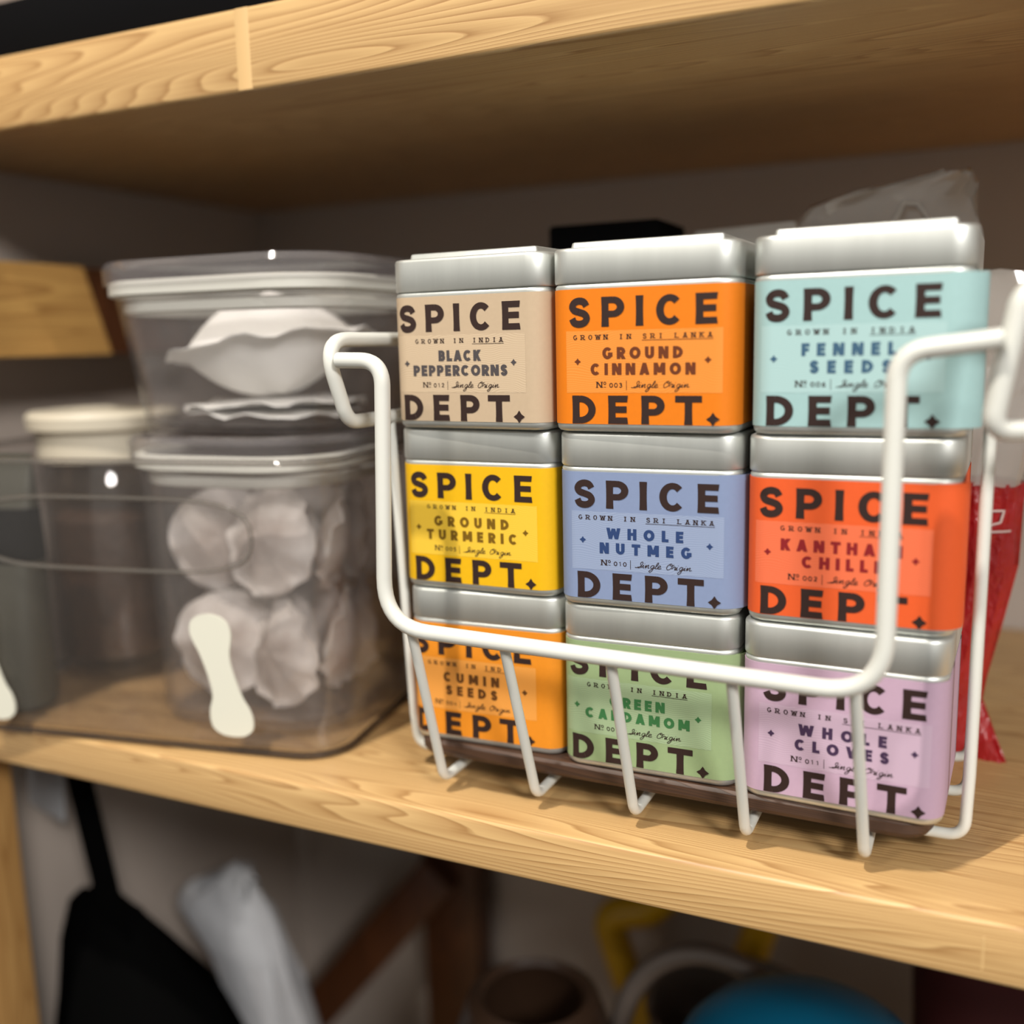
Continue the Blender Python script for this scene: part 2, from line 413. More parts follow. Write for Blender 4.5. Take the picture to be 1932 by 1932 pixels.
def glyph(ch, w, t, th=None, flare=0.0, serif=0.0):
    """Polygons of a capital in the box [0,w]x[0,1]; t stem, th bar thickness."""
    th = th or t * 0.86
    h, g = t / 2, th / 2; Q = []
    def V(x, y0=0.0, y1=1.0):
        if flare:
            k = 6; q = []
            for i in range(k):
                f = lambda s: h * (1 - flare + 2 * flare * (2 * s - 1) ** 2)
                a, b = i / k, (i + 1) / k; ya, yb = y0 + (y1 - y0) * a, y0 + (y1 - y0) * b
                Q.append([(x - f(a), ya), (x + f(a), ya), (x + f(b), yb), (x - f(b), yb)])
        else:
            Q.append([(x - h, y0), (x + h, y0), (x + h, y1), (x - h, y1)])
        if serif:
            for yy in (y0, y1):
                if yy in (0.0, 1.0):
                    s0 = 0 if yy == 0 else 1 - th
                    Q.append([(x - h - serif, s0), (x + h + serif, s0), (x + h + serif, s0 + th), (x - h - serif, s0 + th)])
    def Hh(y, x0, x1, c=0.0):
        Q.append([(x0, y - g), (x1 - c, y - g), (x1, y + g), (x0, y + g)] if c >= 0 else [(x0, y - g), (x1, y - g), (x1 + c, y + g), (x0, y + g)])
    def D(x0, y0, x1, y1, f=1.0):
        L = math.hypot(x1 - x0, y1 - y0); hw = h * f * L / max(abs(y1 - y0), 1e-6)
        Q.append([(x0 - hw, y0), (x0 + hw, y0), (x1 + hw, y1), (x1 - hw, y1)] if y1 > y0 else [(x0 - hw, y0), (x1 - hw, y1), (x1 + hw, y1), (x0 + hw, y0)])
        if serif:
            for (xx, yy) in ((x0, y0), (x1, y1)):
                if yy in (0.0, 1.0):
                    s0 = 0 if yy == 0 else 1 - th
                    Q.append([(xx - h - serif, s0), (xx + h + serif, s0), (xx + h + serif, s0 + th), (xx - h - serif, s0 + th)])
    def A_(cx, cy, rx, ry, a0, a1, n=20):
        p = _arc(cx, cy, rx, ry, a0, a1, n)
        hf = [math.hypot(h * math.cos(math.radians(a0 + (a1 - a0) * k / n)), g * math.sin(math.radians(a0 + (a1 - a0) * k / n))) for k in range(n + 1)]
        Q.extend(_strip(p, hf))
    T, B, L, R = 1 - g, g, h, w - h
    if ch == 'A': D(h, 0., w / 2, 1.); D(w - h, 0., w / 2, 1.); Hh(.27, w * .2, w * .8)
    elif ch == 'B':
        V(L); ru = (T - .53) / 2; rl = (.53 - B) / 2; cu = R - ru * 1.15 - .02; cl = R - rl * 1.15
        Hh(T, L, cu); Hh(.53, L, cl); Hh(B, L, cl); A_(cu, .53 + ru, R - .03 - cu, ru, -90, 90); A_(cl, B + rl, R - cl, rl, -90, 90)
    elif ch in 'CG':
        A_(w / 2, .5, w / 2 - h, .5 - g, 42 if ch == 'C' else 40, 318 if ch == 'C' else 330, 30)
        if ch == 'G': Hh(.42, w * .55, w); Q.append([(w - t, .16), (w, .2), (w, .42), (w - t, .42)])
    elif ch == 'D': V(L); c = R - min(.46, R - L - .02); Hh(T, L, c); Hh(B, L, c); A_(c, .5, R - c, .5 - g, -90, 90, 24)
    elif ch == 'E': V(L); Hh(T, L, w, .03); Hh(.51, L, w * .93); Hh(B, L, w, -.03)
    elif ch == 'F': V(L); Hh(T, L, w); Hh(.49, L, w * .92)
    elif ch == 'H': V(L); V(R); Hh(.52, L, R)
    elif ch == 'I': V(w / 2)
    elif ch == 'K': V(L); D(t * .75, .42, w - h * 1.15, 1.); D(w - h * 1.1, 0., w * .42, .6)
    elif ch == 'L': V(L); Hh(B, L, w)
    elif ch == 'M': V(L); V(R); D(L + h * .3, 1., w / 2, .18, .9); D(R - h * .3, 1., w / 2, .18, .9)
    elif ch == 'N': V(L); V(R); D(R - h * .2, 0., L + h * .2, 1.)
    elif ch == 'O': A_(w / 2, .5, w / 2 - h, .5 - g, 0, 360, 36)
    elif ch in 'PR':
        m_ = .42 if ch == 'P' else .46; ru = (T - m_) / 2; c = R - min(ru * 1.2, R - L - .02)
        V(L); Hh(T, L, c); Hh(m_, L, c); A_(c, m_ + ru, R - c, ru, -90, 90)
        if ch == 'R': D(w - h * .9, 0., w * .48, m_)
    elif ch == 'S':
        P = [(.95, .77), (.80, .94), (.5, 1.), (.2, .935), (.05, .765), (.17, .605), (.5, .515), (.83, .42), (.97, .245), (.82, .065), (.5, 0), (.18, .06), (.03, .245)]
        P = [(h + x * (w - t), g + y * (1 - th)) for x, y in P]
        Q.extend(_strip(_smooth(P, 5), (h + g) / 2))
    elif ch == 'T': V(w / 2); Hh(T, 0, w)
    elif ch == 'U': V(L, .38); V(R, .38); A_(w / 2, .38, w / 2 - h, .38 - g, 180, 360)
    elif ch == 'V': D(w / 2, 0., h, 1.); D(w / 2, 0., w - h, 1.)
    elif ch == 'W': D(w * .28, 0., h, 1.); D(w * .28, 0., w / 2, .95); D(w * .72, 0., w / 2, .95); D(w * .72, 0., w - h, 1.)
    return Q


def set_word(word, x0, x1, y0, cap, t, gapf=1.0, **k):
    """Lay a word from x0 to x1 on baseline y0 (mm)."""
    ws = [(WID[c] if c != 'I' else t) for c in word]
    tot = sum(ws) * cap; gap = ((x1 - x0) - tot) / max(len(word) - 1, 1)
    sc = 1.0
    if gap < 0.09 * cap:
        gap = 0.09 * cap; sc = ((x1 - x0) - gap * (len(word) - 1)) / tot
    x = x0; Q = []
    for c, w_ in zip(word, ws):
        for q in glyph(c, w_ * sc, min(t, t * (0.6 + 0.4 * sc)), **k):
            Q.append([(x + a * cap, y0 + b * cap) for a, b in q])
        x += w_ * sc * cap + gap
    return Q


def star(cx, cy, r, pinch=0.42):
    P = []
    for k in range(4):
        a = PI / 2 * k
        for s in range(5):
            u = s / 5
            ang = a + PI / 2 * u
            rad = r * (1 - (1 - pinch * 1.25) * math.sin(PI * u) ** 0.8)
            P.append((cx + rad * math.cos(ang), cy + rad * math.sin(ang)))
    return [[(cx, cy), P[i], P[(i + 1) % len(P)]] for i in range(len(P))]


DIG = {'0': [_arc(.3, .36, .28, .36, 0, 360, 18)], '1': [[(.12, .58), (.34, .74), (.34, 0)]],
       '2': [_smooth([(.06, .56), (.2, .72), (.42, .7), (.5, .54), (.3, .26), (.04, .02)], 4) + [(.56, .02)]],
       '3': [_smooth([(.06, .62), (.26, .74), (.48, .62), (.44, .46), (.24, .4), (.46, .32), (.52, .14), (.3, -.02), (.04, .08)], 4)],
       '4': [[(.42, 0), (.42, .74), (.02, .22), (.58, .22)]],
       '5': [[(.5, .72), (.14, .72), (.1, .42)] + _smooth([(.1, .42), (.34, .46), (.52, .3), (.46, .06), (.24, -.02), (.04, .06)], 4)],
       '6': [_smooth([(.48, .72), (.2, .56), (.06, .28), (.18, .02), (.42, .02), (.52, .22), (.38, .4), (.16, .36), (.06, .22)], 4)]}

# handwriting: pen strokes in x-height units, slanted afterwards
SCRIPT = [
    (0.0, [[(-.3, .1), (.15, .05), (.75, .45), (1.05, 1.2), (.9, 1.75), (.6, 1.6), (.62, 1.1), (.95, .6), (.8, .1), (.35, .02), (.3, .35)]]),   # S
    (1.25, [[(-.2, .1), (.15, .9), (.15, .15), (.45, .1)], [(.2, 1.3), (.24, 1.4)]]),        # i
    (1.85, [[(-.1, .3), (.1, .95), (.12, 0.02), (.4, .85), (.62, .9), (.62, .15), (.95, .15)]]),  # n
    (2.9, [[(.75, .85), (.35, .95), (.1, .5), (.3, .05), (.65, .3), (.78, .9), (.7, -.6), (.35, -1.05), (.1, -.75), (.6, -.1), (1.05, .3)]]),  # g
    (3.95, [[(-.1, .2), (.35, 1.1), (.38, 1.75), (.15, 1.6), (.1, .3), (.3, .02), (.6, .3)]]),  # l
    (4.45, [[(0.1, .3), (.55, .6), (.5, .95), (.2, .9), (.1, .35), (.35, .0), (.9, .25)]]),   # e
    (6.35, [[(.6, 1.75), (.15, 1.3), (.05, .5), (.4, .02), (.95, .4), (1.05, 1.2), (.7, 1.75), (.5, 1.35), (.95, 1.2), (1.35, 1.55)]]),  # O
    (7.7, [[(-.15, .3), (.1, 1.0), (.3, .9), (.5, .9), (.45, .15), (.75, .15)]]),            # r
    (8.4, [[(-.1, .1), (.15, .9), (.15, .15), (.45, .15)], [(.2, 1.3), (.24, 1.4)]]),        # i
    (9.0, [[(.75, .85), (.35, .95), (.1, .5), (.3, .05), (.65, .3), (.78, .9), (.7, -.6), (.35, -1.05), (.1, -.75), (.6, -.1), (1.05, .3)]]),  # g
    (10.05, [[(-.1, .1), (.15, .9), (.15, .15), (.45, .15)], [(.2, 1.3), (.24, 1.4)]]),      # i
    (10.65, [[(-.1, .3), (.1, .95), (.12, 0.02), (.4, .85), (.62, .9), (.62, .15), (1.1, .3)]]),  # n
]


def print_text(name1, r1, name2, r2, country, number):
    """All print of one label; x from the tin's left side (32 = middle), y from the tin's base, in mm. Returns (quads ink, quads name)."""
    K, N = [], []
    # big words, letter by letter at their own widths
    for ch, x0, x1 in (('S', 7.2, 15.0), ('P', 18.7, 26.4), ('I', 30.2, 32.7), ('C', 36.9, 45.6), ('E', 49.5, 56.4)):
        cap = 9.4; y0 = 33.0
        for q in glyph(ch, (x1 - x0) / cap, 2.45 / cap, 2.05 / cap, flare=0.05):
            K.append([(x0 + a * cap, y0 + b * cap) for a, b in q])
    for ch, x0, x1 in (('D', 8.3, 16.4), ('E', 20.8, 27.5), ('P', 32.0, 39.7), ('T', 43.1, 51.7)):
        cap = 9.1; y0 = 1.95
        for q in glyph(ch, (x1 - x0) / cap, 2.5 / cap, 2.1 / cap, flare=0.05):
            K.append([(x0 + a * cap, y0 + b * cap) for a, b in q])
    K += star(55.2, 3.75, 2.15, 0.46)
    # GROWN IN <country>
    txt = 'GROWN IN ' + country; adv = 2.62; x = 31.8 - adv * len(txt) / 2 + 0.4
    ux0 = x + adv * 9
    for c in txt:
        if c != ' ':
            cap = 1.55; wd = {'I': .5, 'W': 1.15}.get(c, .86)
            for q in glyph(c, wd, 0.20, 0.14, serif=0.15 if c not in 'GOSC' else 0):
                K.append([(x + (adv - .75 - wd * cap) / 2 + a * cap, 29.0 + b * cap) for a, b in q])
        x += adv
    K.append([(ux0, 28.45), (x - .7, 28.45), (x - .7, 28.6), (ux0, 28.6)])
    # the spice
    N += set_word(name1, r1[0], r1[1], 22.75, 3.75, 0.31)
    N += set_word(name2, r2[0], r2[1], 17.65, 3.75, 0.31)
    N += star(10.3, 22.0, 1.15, 0.46); N += star(53.5, 22.1, 1.15, 0.46)
    # No. ... | Single Origin
    for q in glyph('N', 1.05, 0.2, 0.09, serif=0.12): K.append([(16.8 + a * 1.9, 13.6 + b * 1.9) for a, b in q])
    K += [[(a, b) for a, b in q] for q in _strip(_arc(19.65, 15.0, .38, .42, 0, 360, 14), 0.11)]
    K.append([(19.25, 13.7), (20.05, 13.7), (20.05, 13.85), (19.25, 13.85)])
    for i, c in enumerate(number):
        for s in DIG[c]: K += _strip([(21.3 + i * 1.62 + a * 1.75, 13.75 + b * 1.75) for a, b in s], 0.13)
    K.append([(26.95, 12.8), (27.1, 12.8), (27.1, 15.9), (26.95, 15.9)])
    u = 1.17; ox, oy = 29.0, 13.55
    for dx, strokes in SCRIPT:
        for s in strokes:
            P = [((dx + a) * 1.35 + b * 0.42, b) for a, b in s]
            P = [(ox + a * u, oy + b * u) for a, b in P]
            K += _strip(_smooth(P, 4), 0.105)
    return K, N


# ------------------------------------------------------------------ setting: walls
SZ = -0.0178           # top of the lower shelf
YF = -0.0193           # front edge of the lower shelf
YU = 0.0120            # front edge of the upper shelf
g = G(); g.add(*box(-0.50, 0.75, 0.303, 0.36, -0.60, 0.75, 0.001)); wb = g.build('wall_back', M['wall']); tag(wb, kind='structure')
g = G(); g.add(*box(-0.36, -0.296, -0.10, 0.3025, -0.60, 0.75, 0.001)); wl = g.build('wall_left', M['wall']); tag(wl, kind='structure')

# ------------------------------------------------------------------ the shelving unit
unit = empty('shelving_unit', (0, 0, SZ)); tag(unit, 'pine shelving unit with thick boards holding the jars and spice tins', 'shelf unit')


def part_box(name, b, m, parent, bev=0.0016, seg=3):
    L = parent.location
    V, F = box(*b, bev, seg)
    return mesh(name, [(x - L[0], y - L[1], z - L[2]) for x, y, z in V], F, m, parent)


part_box('shelf_board', (-0.239, 0.62, YF, 0.301, -0.0368, SZ), M['pine'], unit)
part_box('shelf_board', (-0.2955, 0.62, YU, 0.301, 0.2444, 0.2745), M['pine'], unit)
part_box('shelf_board', (-0.239, 0.62, YF, 0.301, -0.440, -0.420), M['pine'], unit)
part_box('upright_post', (-0.284, -0.2400, YF, 0.0116, -0.62, 0.62), M['pine_post'], unit)
def slab(nm, yz, x0, x1, m):
    V, F = loft([[(x0, y - unit.location[1], z - unit.location[2]) for y, z in yz], [(x1, y - unit.location[1], z - unit.location[2]) for y, z in yz]])
    return mesh(nm, V, F, m, unit, smooth=False)


slab('side_rung', [(0.0120, 0.1462), (0.1040, 0.1462), (0.0890, 0.1925), (0.0120, 0.1925)], -0.262, -0.2440, M['pine_rung'])
slab('rung_end_shade', [(0.1045, 0.1465), (0.1700, 0.1465), (0.1700, 0.1920), (0.0896, 0.1920)], -0.262, -0.2455, M['brown_wood'])  # shade on the rung's rear part, put into a darker slant-cut piece
fj = part_box('finger_joint', (-0.0695, -0.0625, YU - 0.00015, YU + 0.004, 0.2447, 0.2742), M['pale_pine'], unit, 0.0003, 1); fj['label'] = 'pale glued joint'
sc_ = part_box('scratch_mark', (0.2022, 0.2034, YF - 0.00012, YF + 0.001, -0.0330, -0.0225), M['pale_pine'], unit, 0.0002, 1); sc_['label'] = 'pale scratch'


# ------------------------------------------------------------------ white wire basket
bk = empty('wire_basket', (0.09, 0.02, SZ)); tag(bk, 'white coated wire basket with a low front bar holding the spice tins', 'basket')


def bt(name, paths, parent=bk):
    g = G()
    for p, r in paths:
        V, F = tube(p, r); g.add([(x - 0.09, y - 0.02, z - SZ) for x, y, z in V], F)
    return g.build(name, M['wire'], parent, sharp=1.2)


YB = -0.0262; RT = 0.0027; RW = 0.0018; FW = -0.0118; SW = -0.0088
front = [(-0.0035, YB, 0.1432), (0.0140, YB, 0.1428), (0.0102, YB, 0.0515), (0.1738, YB, 0.0478), (0.1740, YB, 0.1430), (0.1990, YB, 0.1460)]
bt('front_bar', [(fillet(front, [0.009, 0.017, 0.017, 0.009], 10), RT)])
bt('back_bar', [(fillet([(x, 0.098, z) for x, y, z in front], [0.009, 0.017, 0.017, 0.009], 10), RT)])
# side handles
bt('side_handle', [(fillet([(-0.0072, 0.098, 0.1490), (-0.0085, -0.0275, 0.1502), (-0.0060, -0.0185, 0.1215), (-0.0060, 0.098, 0.1210)], [0.010, 0.008], 10), 0.0026)])
bt('side_handle', [(fillet([(0.275, 0.03, 0.1550), (0.2030, -0.0225, 0.1585), (0.1972, -0.0215, 0.1222), (0.275, 0.03, 0.1195), (0.275, 0.03, 0.1550)], [0.006, 0.005, 0.006], 10), 0.0028)])
for i, (xt, xf) in enumerate(((0.0195, 0.0195), (0.0548, 0.0571), (0.0922, 0.0937), (0.1306, 0.1316), (0.1662, 0.1684))):
    zt = 0.0515 - 0.0037 * (xt - 0.01) / 0.163
    bt('front_wire', [(fillet([(xt, YB + 0.002, zt), (xf, -0.0050, FW), (xf, 0.086, FW), (xt, 0.096, zt)], [0.006, 0.006], 8), RW)])
for i, yy in enumerate((0.0135, 0.047, 0.078)):
    bt('side_wire', [(fillet([(-0.0062, yy - 0.004, 0.1212), (-0.0035, yy, 0.004), (-0.0022, yy, SW), (0.1962, yy, SW), (0.1968, yy, 0.012), (0.1972, yy - 0.004, 0.1212)], [0.02, 0.006, 0.006, 0.02], 8), RW)])

for yy in (0.030, 0.072):
    bt('base_runner', [([(0.012, yy, SZ + RW), (0.176, yy, SZ + RW)], RW)])

# dark wooden board lying in the basket
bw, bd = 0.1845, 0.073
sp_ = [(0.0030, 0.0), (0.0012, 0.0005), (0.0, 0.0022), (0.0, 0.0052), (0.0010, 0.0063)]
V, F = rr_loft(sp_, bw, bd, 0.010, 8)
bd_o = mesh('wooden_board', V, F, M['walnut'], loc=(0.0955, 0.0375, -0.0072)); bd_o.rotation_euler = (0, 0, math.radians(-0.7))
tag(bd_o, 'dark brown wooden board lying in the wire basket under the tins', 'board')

# ------------------------------------------------------------------ spice tins
HP = 0.05953
TW = 0.0622


def body_mesh():
    w_ = TW - 0.0006; sp = [(0.0052, 0.0024), (0.0046, -0.0009), (0.0022, -0.0009), (0.0009, -0.0006), (0.0002, 0.0002), (0.0, 0.0012), (0.0, 0.0452),
                            (-0.0001, 0.0458), (0.0002, 0.0464), (0.0009, 0.0470), (0.0012, 0.0478), (0.0014, 0.0560)]
    return rr_loft(sp, w_, w_, 0.0068, 9)


def lid_mesh():
    sp = [(0.0016, 0.0474), (0.0003, 0.0469), (0.0, 0.0474), (0.0, 0.0570), (0.0002, 0.0577), (0.0007, 0.0581), (0.0022, 0.0583), (0.0054, 0.0584),
          (0.0056, 0.0590), (0.0059, 0.0601), (0.0066, 0.0604), (0.0095, 0.0605)]
    return rr_loft(sp, TW, TW, 0.0072, 9)


def front_y(x, w_, r):
    """Surface y of a rounded square's front at x (metres from the middle)."""
    a = abs(x) - (w_ / 2 - r)
    return -w_ / 2 + (r - math.sqrt(max(r * r - a * a, 0)) if a > 0 else 0.0)


def label_obj(t, name1, r1, name2, r2, country, number, shift, paper, panel, inkname, flap):
    g = G(); LW = TW - 0.0001; r = 0.0070
    z0, z1 = 0.00175, 0.0451
    o = rrect(LW, LW, r, 18); n = len(o)
    inn = rrect(LW - 0.0004, LW - 0.0004, r - 0.0002, 18)
    # the paper band runs right round the tin and overlaps itself on the right-hand side
    g.add(*loft([[(x, y, z0) for x, y in inn], [(x, y, z0) for x, y in o], [(x, y, z1) for x, y in o], [(x, y, z1) for x, y in inn]], False, False), mi=0)
    if flap:      # the loose end of the band lifts off the corner
        P = [(LW / 2 - r + r * math.cos(a), -LW / 2 + r + r * math.sin(a)) for a in [math.radians(-90 + 9 * k) for k in range(11)]]
        pts = [(P[k][0] + (flap * (k / 10) ** 2 if k > 3 else 0.00006), P[k][1]) for k in range(11)] + [(LW / 2 + flap * 1.05, -LW / 2 + r + 0.006)]
        V = []; F = []
        for x, y in pts: V += [(x, y, z0), (x, y, z1 + 0.0002)]
        for k in range(len(pts) - 1): F.append((2 * k, 2 * k + 2, 2 * k + 3, 2 * k + 1))
        g.add(V, F, 0)
    def lay(quads, mi, lift):
        for k, q in enumerate(quads):
            V = []; lift_k = lift + (2e-6 * (k % 29) if mi > 1 else 0)
            for x, y in q:
                xm = (x - 32.0 + shift) / 1000
                V.append((xm, front_y(xm, LW, r) - lift_k, y / 1000))
            g.add(V, [tuple(range(len(V)))], mi)
    xs = [6.3 + (58.0 - 6.3) * k / 80 for k in range(81)]
    lay([[(xs[k], 11.9), (xs[k + 1], 11.9), (xs[k + 1], 31.8), (xs[k], 31.8)] for k in range(80)], 1, 0.00005)
    K, N = print_text(name1, r1, name2, r2, country, number)
    lay(K, 2, 0.00013); lay(N, 3, 0.00013)
    return g.build('paper_label', [paper, panel, M['ink'], inkname], t, sharp=0.9)


TINS = [  # col,row, dx,dy,yaw, names..., shift, colours
    (0, 2, 1.44, -0.92, -3.3, 'BLACK', (23.6, 40.8), 'PEPPERCORNS', (12.9, 51.1), 'INDIA', '012', -2.4, (205, 181, 152), (214, 190, 160), (196, 172, 143), (82, 76, 78), 0,
     'square spice tin with beige label reading BLACK PEPPERCORNS, top left of the stack'),
    (1, 2, 0.16, -3.37, -0.5, 'GROUND', (18.9, 45.5), 'CINNAMON', (14.8, 49.6), 'SRI LANKA', '003', 0.7, (240, 130, 16), (243, 150, 62), (238, 138, 44), (112, 54, 24), 0,
     'square spice tin with orange label reading GROUND CINNAMON, in the middle of the top row'),
    (2, 2, 0.58, -2.36, -0.6, 'FENNEL', (18.4, 44.9), 'SEEDS', (20.8, 43.9), 'INDIA', '006', -2.0, (170, 206, 206), (178, 211, 211), (172, 206, 206), (64, 100, 128), 0.0028,
     'square spice tin with pale blue label reading FENNEL SEEDS, top right of the stack'),
    (0, 1, -0.68, 3.07, 0.0, 'GROUND', (16.9, 47.0), 'TURMERIC', (13.6, 50.3), 'INDIA', '005', -1.4, (246, 190, 14), (249, 205, 66), (244, 194, 48), (126, 92, 10), 0,
     'square spice tin with yellow label reading GROUND TURMERIC, left in the middle row'),
    (1, 1, -0.11, -0.18, 1.4, 'WHOLE', (18.7, 44.9), 'NUTMEG', (16.3, 47.6), 'SRI LANKA', '010', 0.0, (138, 154, 190), (152, 167, 198), (140, 155, 188), (44, 68, 118), 0.0014,
     'square spice tin with blue label reading WHOLE NUTMEG, at the centre of the stack'),
    (2, 1, -0.14, -1.01, -1.2, 'KANTHARI', (14.3, 49.8), 'CHILLI', (20.8, 43.2), 'INDIA', '002', -2.0, (240, 98, 44), (243, 118, 78), (238, 106, 64), (146, 30, 34), 0.0016,
     'square spice tin with red-orange label reading KANTHARI CHILLI, right in the middle row'),
    (0, 0, -0.49, 4.07, 1.8, 'CUMIN', (20.5, 43.4), 'SEEDS', (21.3, 42.6), 'INDIA', '004', -5.0, (243, 150, 36), (244, 166, 76), (240, 155, 60), (104, 62, 20), 0,
     'square spice tin with amber label reading CUMIN SEEDS, bottom left behind the low bar'),
    (1, 0, -0.19, 1.70, 0.5, 'GREEN', (22.4, 42.0), 'CARDAMOM', (13.4, 50.6), 'INDIA', '001', -3.2, (158, 180, 132), (166, 188, 148), (152, 175, 134), (62, 122, 70), 0.0014,
     'square spice tin with green label reading GREEN CARDAMOM, bottom row middle behind the low bar'),
    (2, 0, -0.56, -1.00, -2.0, 'WHOLE', (18.8, 45.5), 'CLOVES', (17.8, 46.3), 'SRI LANKA', '011', 1.0, (206, 174, 197), (210, 182, 202), (200, 170, 193), (74, 52, 84), 0,
     'square spice tin with lilac label reading WHOLE CLOVES, bottom right behind the low bar'),
]
X0 = (0.0, 0.06347, 0.12863)
bV, bF = body_mesh(); lV, lF = lid_mesh()
first = None
for (c, r, dx, dy, ya, n1, r1, n2, r2, ctry, num, sh, paper, panel, pline, ink, flap, lab) in TINS:
    t = empty('spice_tin', (X0[c] + 0.032 + dx / 1000, dy / 1000 + TW / 2, r * HP), math.radians(ya))
    tag(t, lab, 'tin', 'spice tins stacked in the basket')
    if first is None:
        b_o = mesh('tin_body', bV, bF, M['tin'], t, sharp=0.7); l_o = mesh('tin_lid', lV, lF, M['tin'], t, sharp=0.7); first = (b_o, l_o)
    else:
        for s in first:
            d = s.copy(); d.parent = t; COL.objects.link(d)
    tag_name = n1.lower() + '_' + n2.lower()
    pm = mat(tag_name + '_paper', lin(*paper), 0.62, spec=0.25, noise=((700, 700, 700), 0.05), bump=((1500, 1500, 1500), 0.12, 0.0001))
    pn = wavy_panel(tag_name + '_panel', lin(*[int(a * .45 + b * .55) for a, b in zip(panel, pline)]), lin(*[min(255, a + 7) for a in panel]))
    ik = mat(tag_name + '_ink', lin(*ink), 0.55, spec=0.3)
    label_obj(t, n1, r1, n2, r2, ctry, num, sh, pm, pn, ik, flap)

# ------------------------------------------------------------------ clear bin and what stands in it
bin_ang = math.radians(9.5)
BX, BY = -0.0325, 0.0010       # its front right corner before rounding
bn = empty('storage_bin', (BX, BY, SZ + 0.0005), bin_ang); tag(bn, 'long clear plastic bin with a white sticker, overhanging the shelf front', 'storage bin')
BLn, BDp, BHt = 0.2035, 0.132, 0.1225


def shell(w_, d, r, h, t, flare=0.0, foot=0.002, cx=0, cy=0, rim=0.0):
    """Open thin-walled box as a closed shell (outside up, inside down)."""
    lo = []
    def ring(i, z, f=0.0): lo.append([(x + cx, y + cy, z) for x, y in rrect(w_ - 2 * i + 2 * f, d - 2 * i + 2 * f, max(r - i + f, 0.001), 8)])
    ring(0.004, 0); ring(0.0012, 0.0008); ring(0, foot + 0.002); ring(0, h * 0.5, flare * .5); ring(0, h - 0.004, flare); ring(0, h - 0.0035, flare + rim); ring(0, h, flare + rim)
    ring(t, h, flare); ring(t, h * 0.5, flare * .5); ring(t, foot + 0.003); ring(t + 0.003, foot)
    return loft(lo)


V, F = shell(BLn, BDp, 0.020, BHt, 0.0016, 0.002, cx=-BLn / 2, cy=BDp / 2, rim=0.0012)
mesh('bin_body', V, F, M['bin'], bn, sharp=0.3)
def hoop(nm, z, out, rad, m):
    P = [(x - BLn / 2, y + BDp / 2, z) for x, y in rrect(BLn + 2 * out, BDp + 2 * out, 0.020 + out, 8)]
    V, F = tube(P + [P[0]], rad, 8); mesh(nm, V, F, m, bn)


hoop('base_edge', 0.0012, -0.0012, 0.0015, M['smoke'])
hoop('bin_rim', BHt - 0.0012, 0.0022, 0.0014, M['rimclear'])
# raised frame of the finger slot on the front
slot = [(-0.155 + 0.012 * math.cos(a) * 0 + 0, 0, 0) for a in (0,)]
cx_, cz_, hw_, hh_ = -0.097, 0.0915, 0.066, 0.0150
ring = []
for k in range(64):
    a = 2 * PI * k / 64
    x = hw_ * math.copysign(abs(math.cos(a)) ** 0.45, math.cos(a)); z = hh_ * math.copysign(abs(math.sin(a)) ** 0.7, math.sin(a))
    ring.append((cx_ + x, -0.0022, cz_ + z))
ring.append(ring[0])
V, F = tube(ring, 0.0011, 8); mesh('finger_slot_rim', V, F, M['rimclear'], bn)


def sticker(cx, cz, lean):
    P = []
    prof = [(0.0, 0.0256), (0.0046, 0.0248), (0.0082, 0.0222), (0.0094, 0.0182), (0.0086, 0.0140), (0.0070, 0.0095), (0.0062, 0.0040), (0.0062, -0.0040), (0.0070, -0.0095),
            (0.0090, -0.0140), (0.0098, -0.0185), (0.0088, -0.0226), (0.0050, -0.0252), (0.0, -0.0258)]
    prof = _smooth(prof, 4)
    off = lambda z: lean * math.tanh(z * 70) * -1
    right = [(cx + x + off(z), cz + z) for x, z in prof]; left = [(cx - x + off(z), cz + z) for x, z in prof[::-1][1:-1]]
    pts = right + left
    a = [(x, -0.0021, z) for x, z in pts]; b = [(x, -0.0029, z) for x, z in pts]
    V, F = loft([a, b])
    o = mesh('sticker', V, [tuple(f) for f in F], M['sticker'], bn, smooth=False)
    o['label'] = 'cream white rounded sticker'
    return o


sticker(-0.0487, 0.0345, 0.0042)
sticker(-0.1655, 0.0325, 0.0042)

BF = SZ + 0.0032                # inside floor of the bin


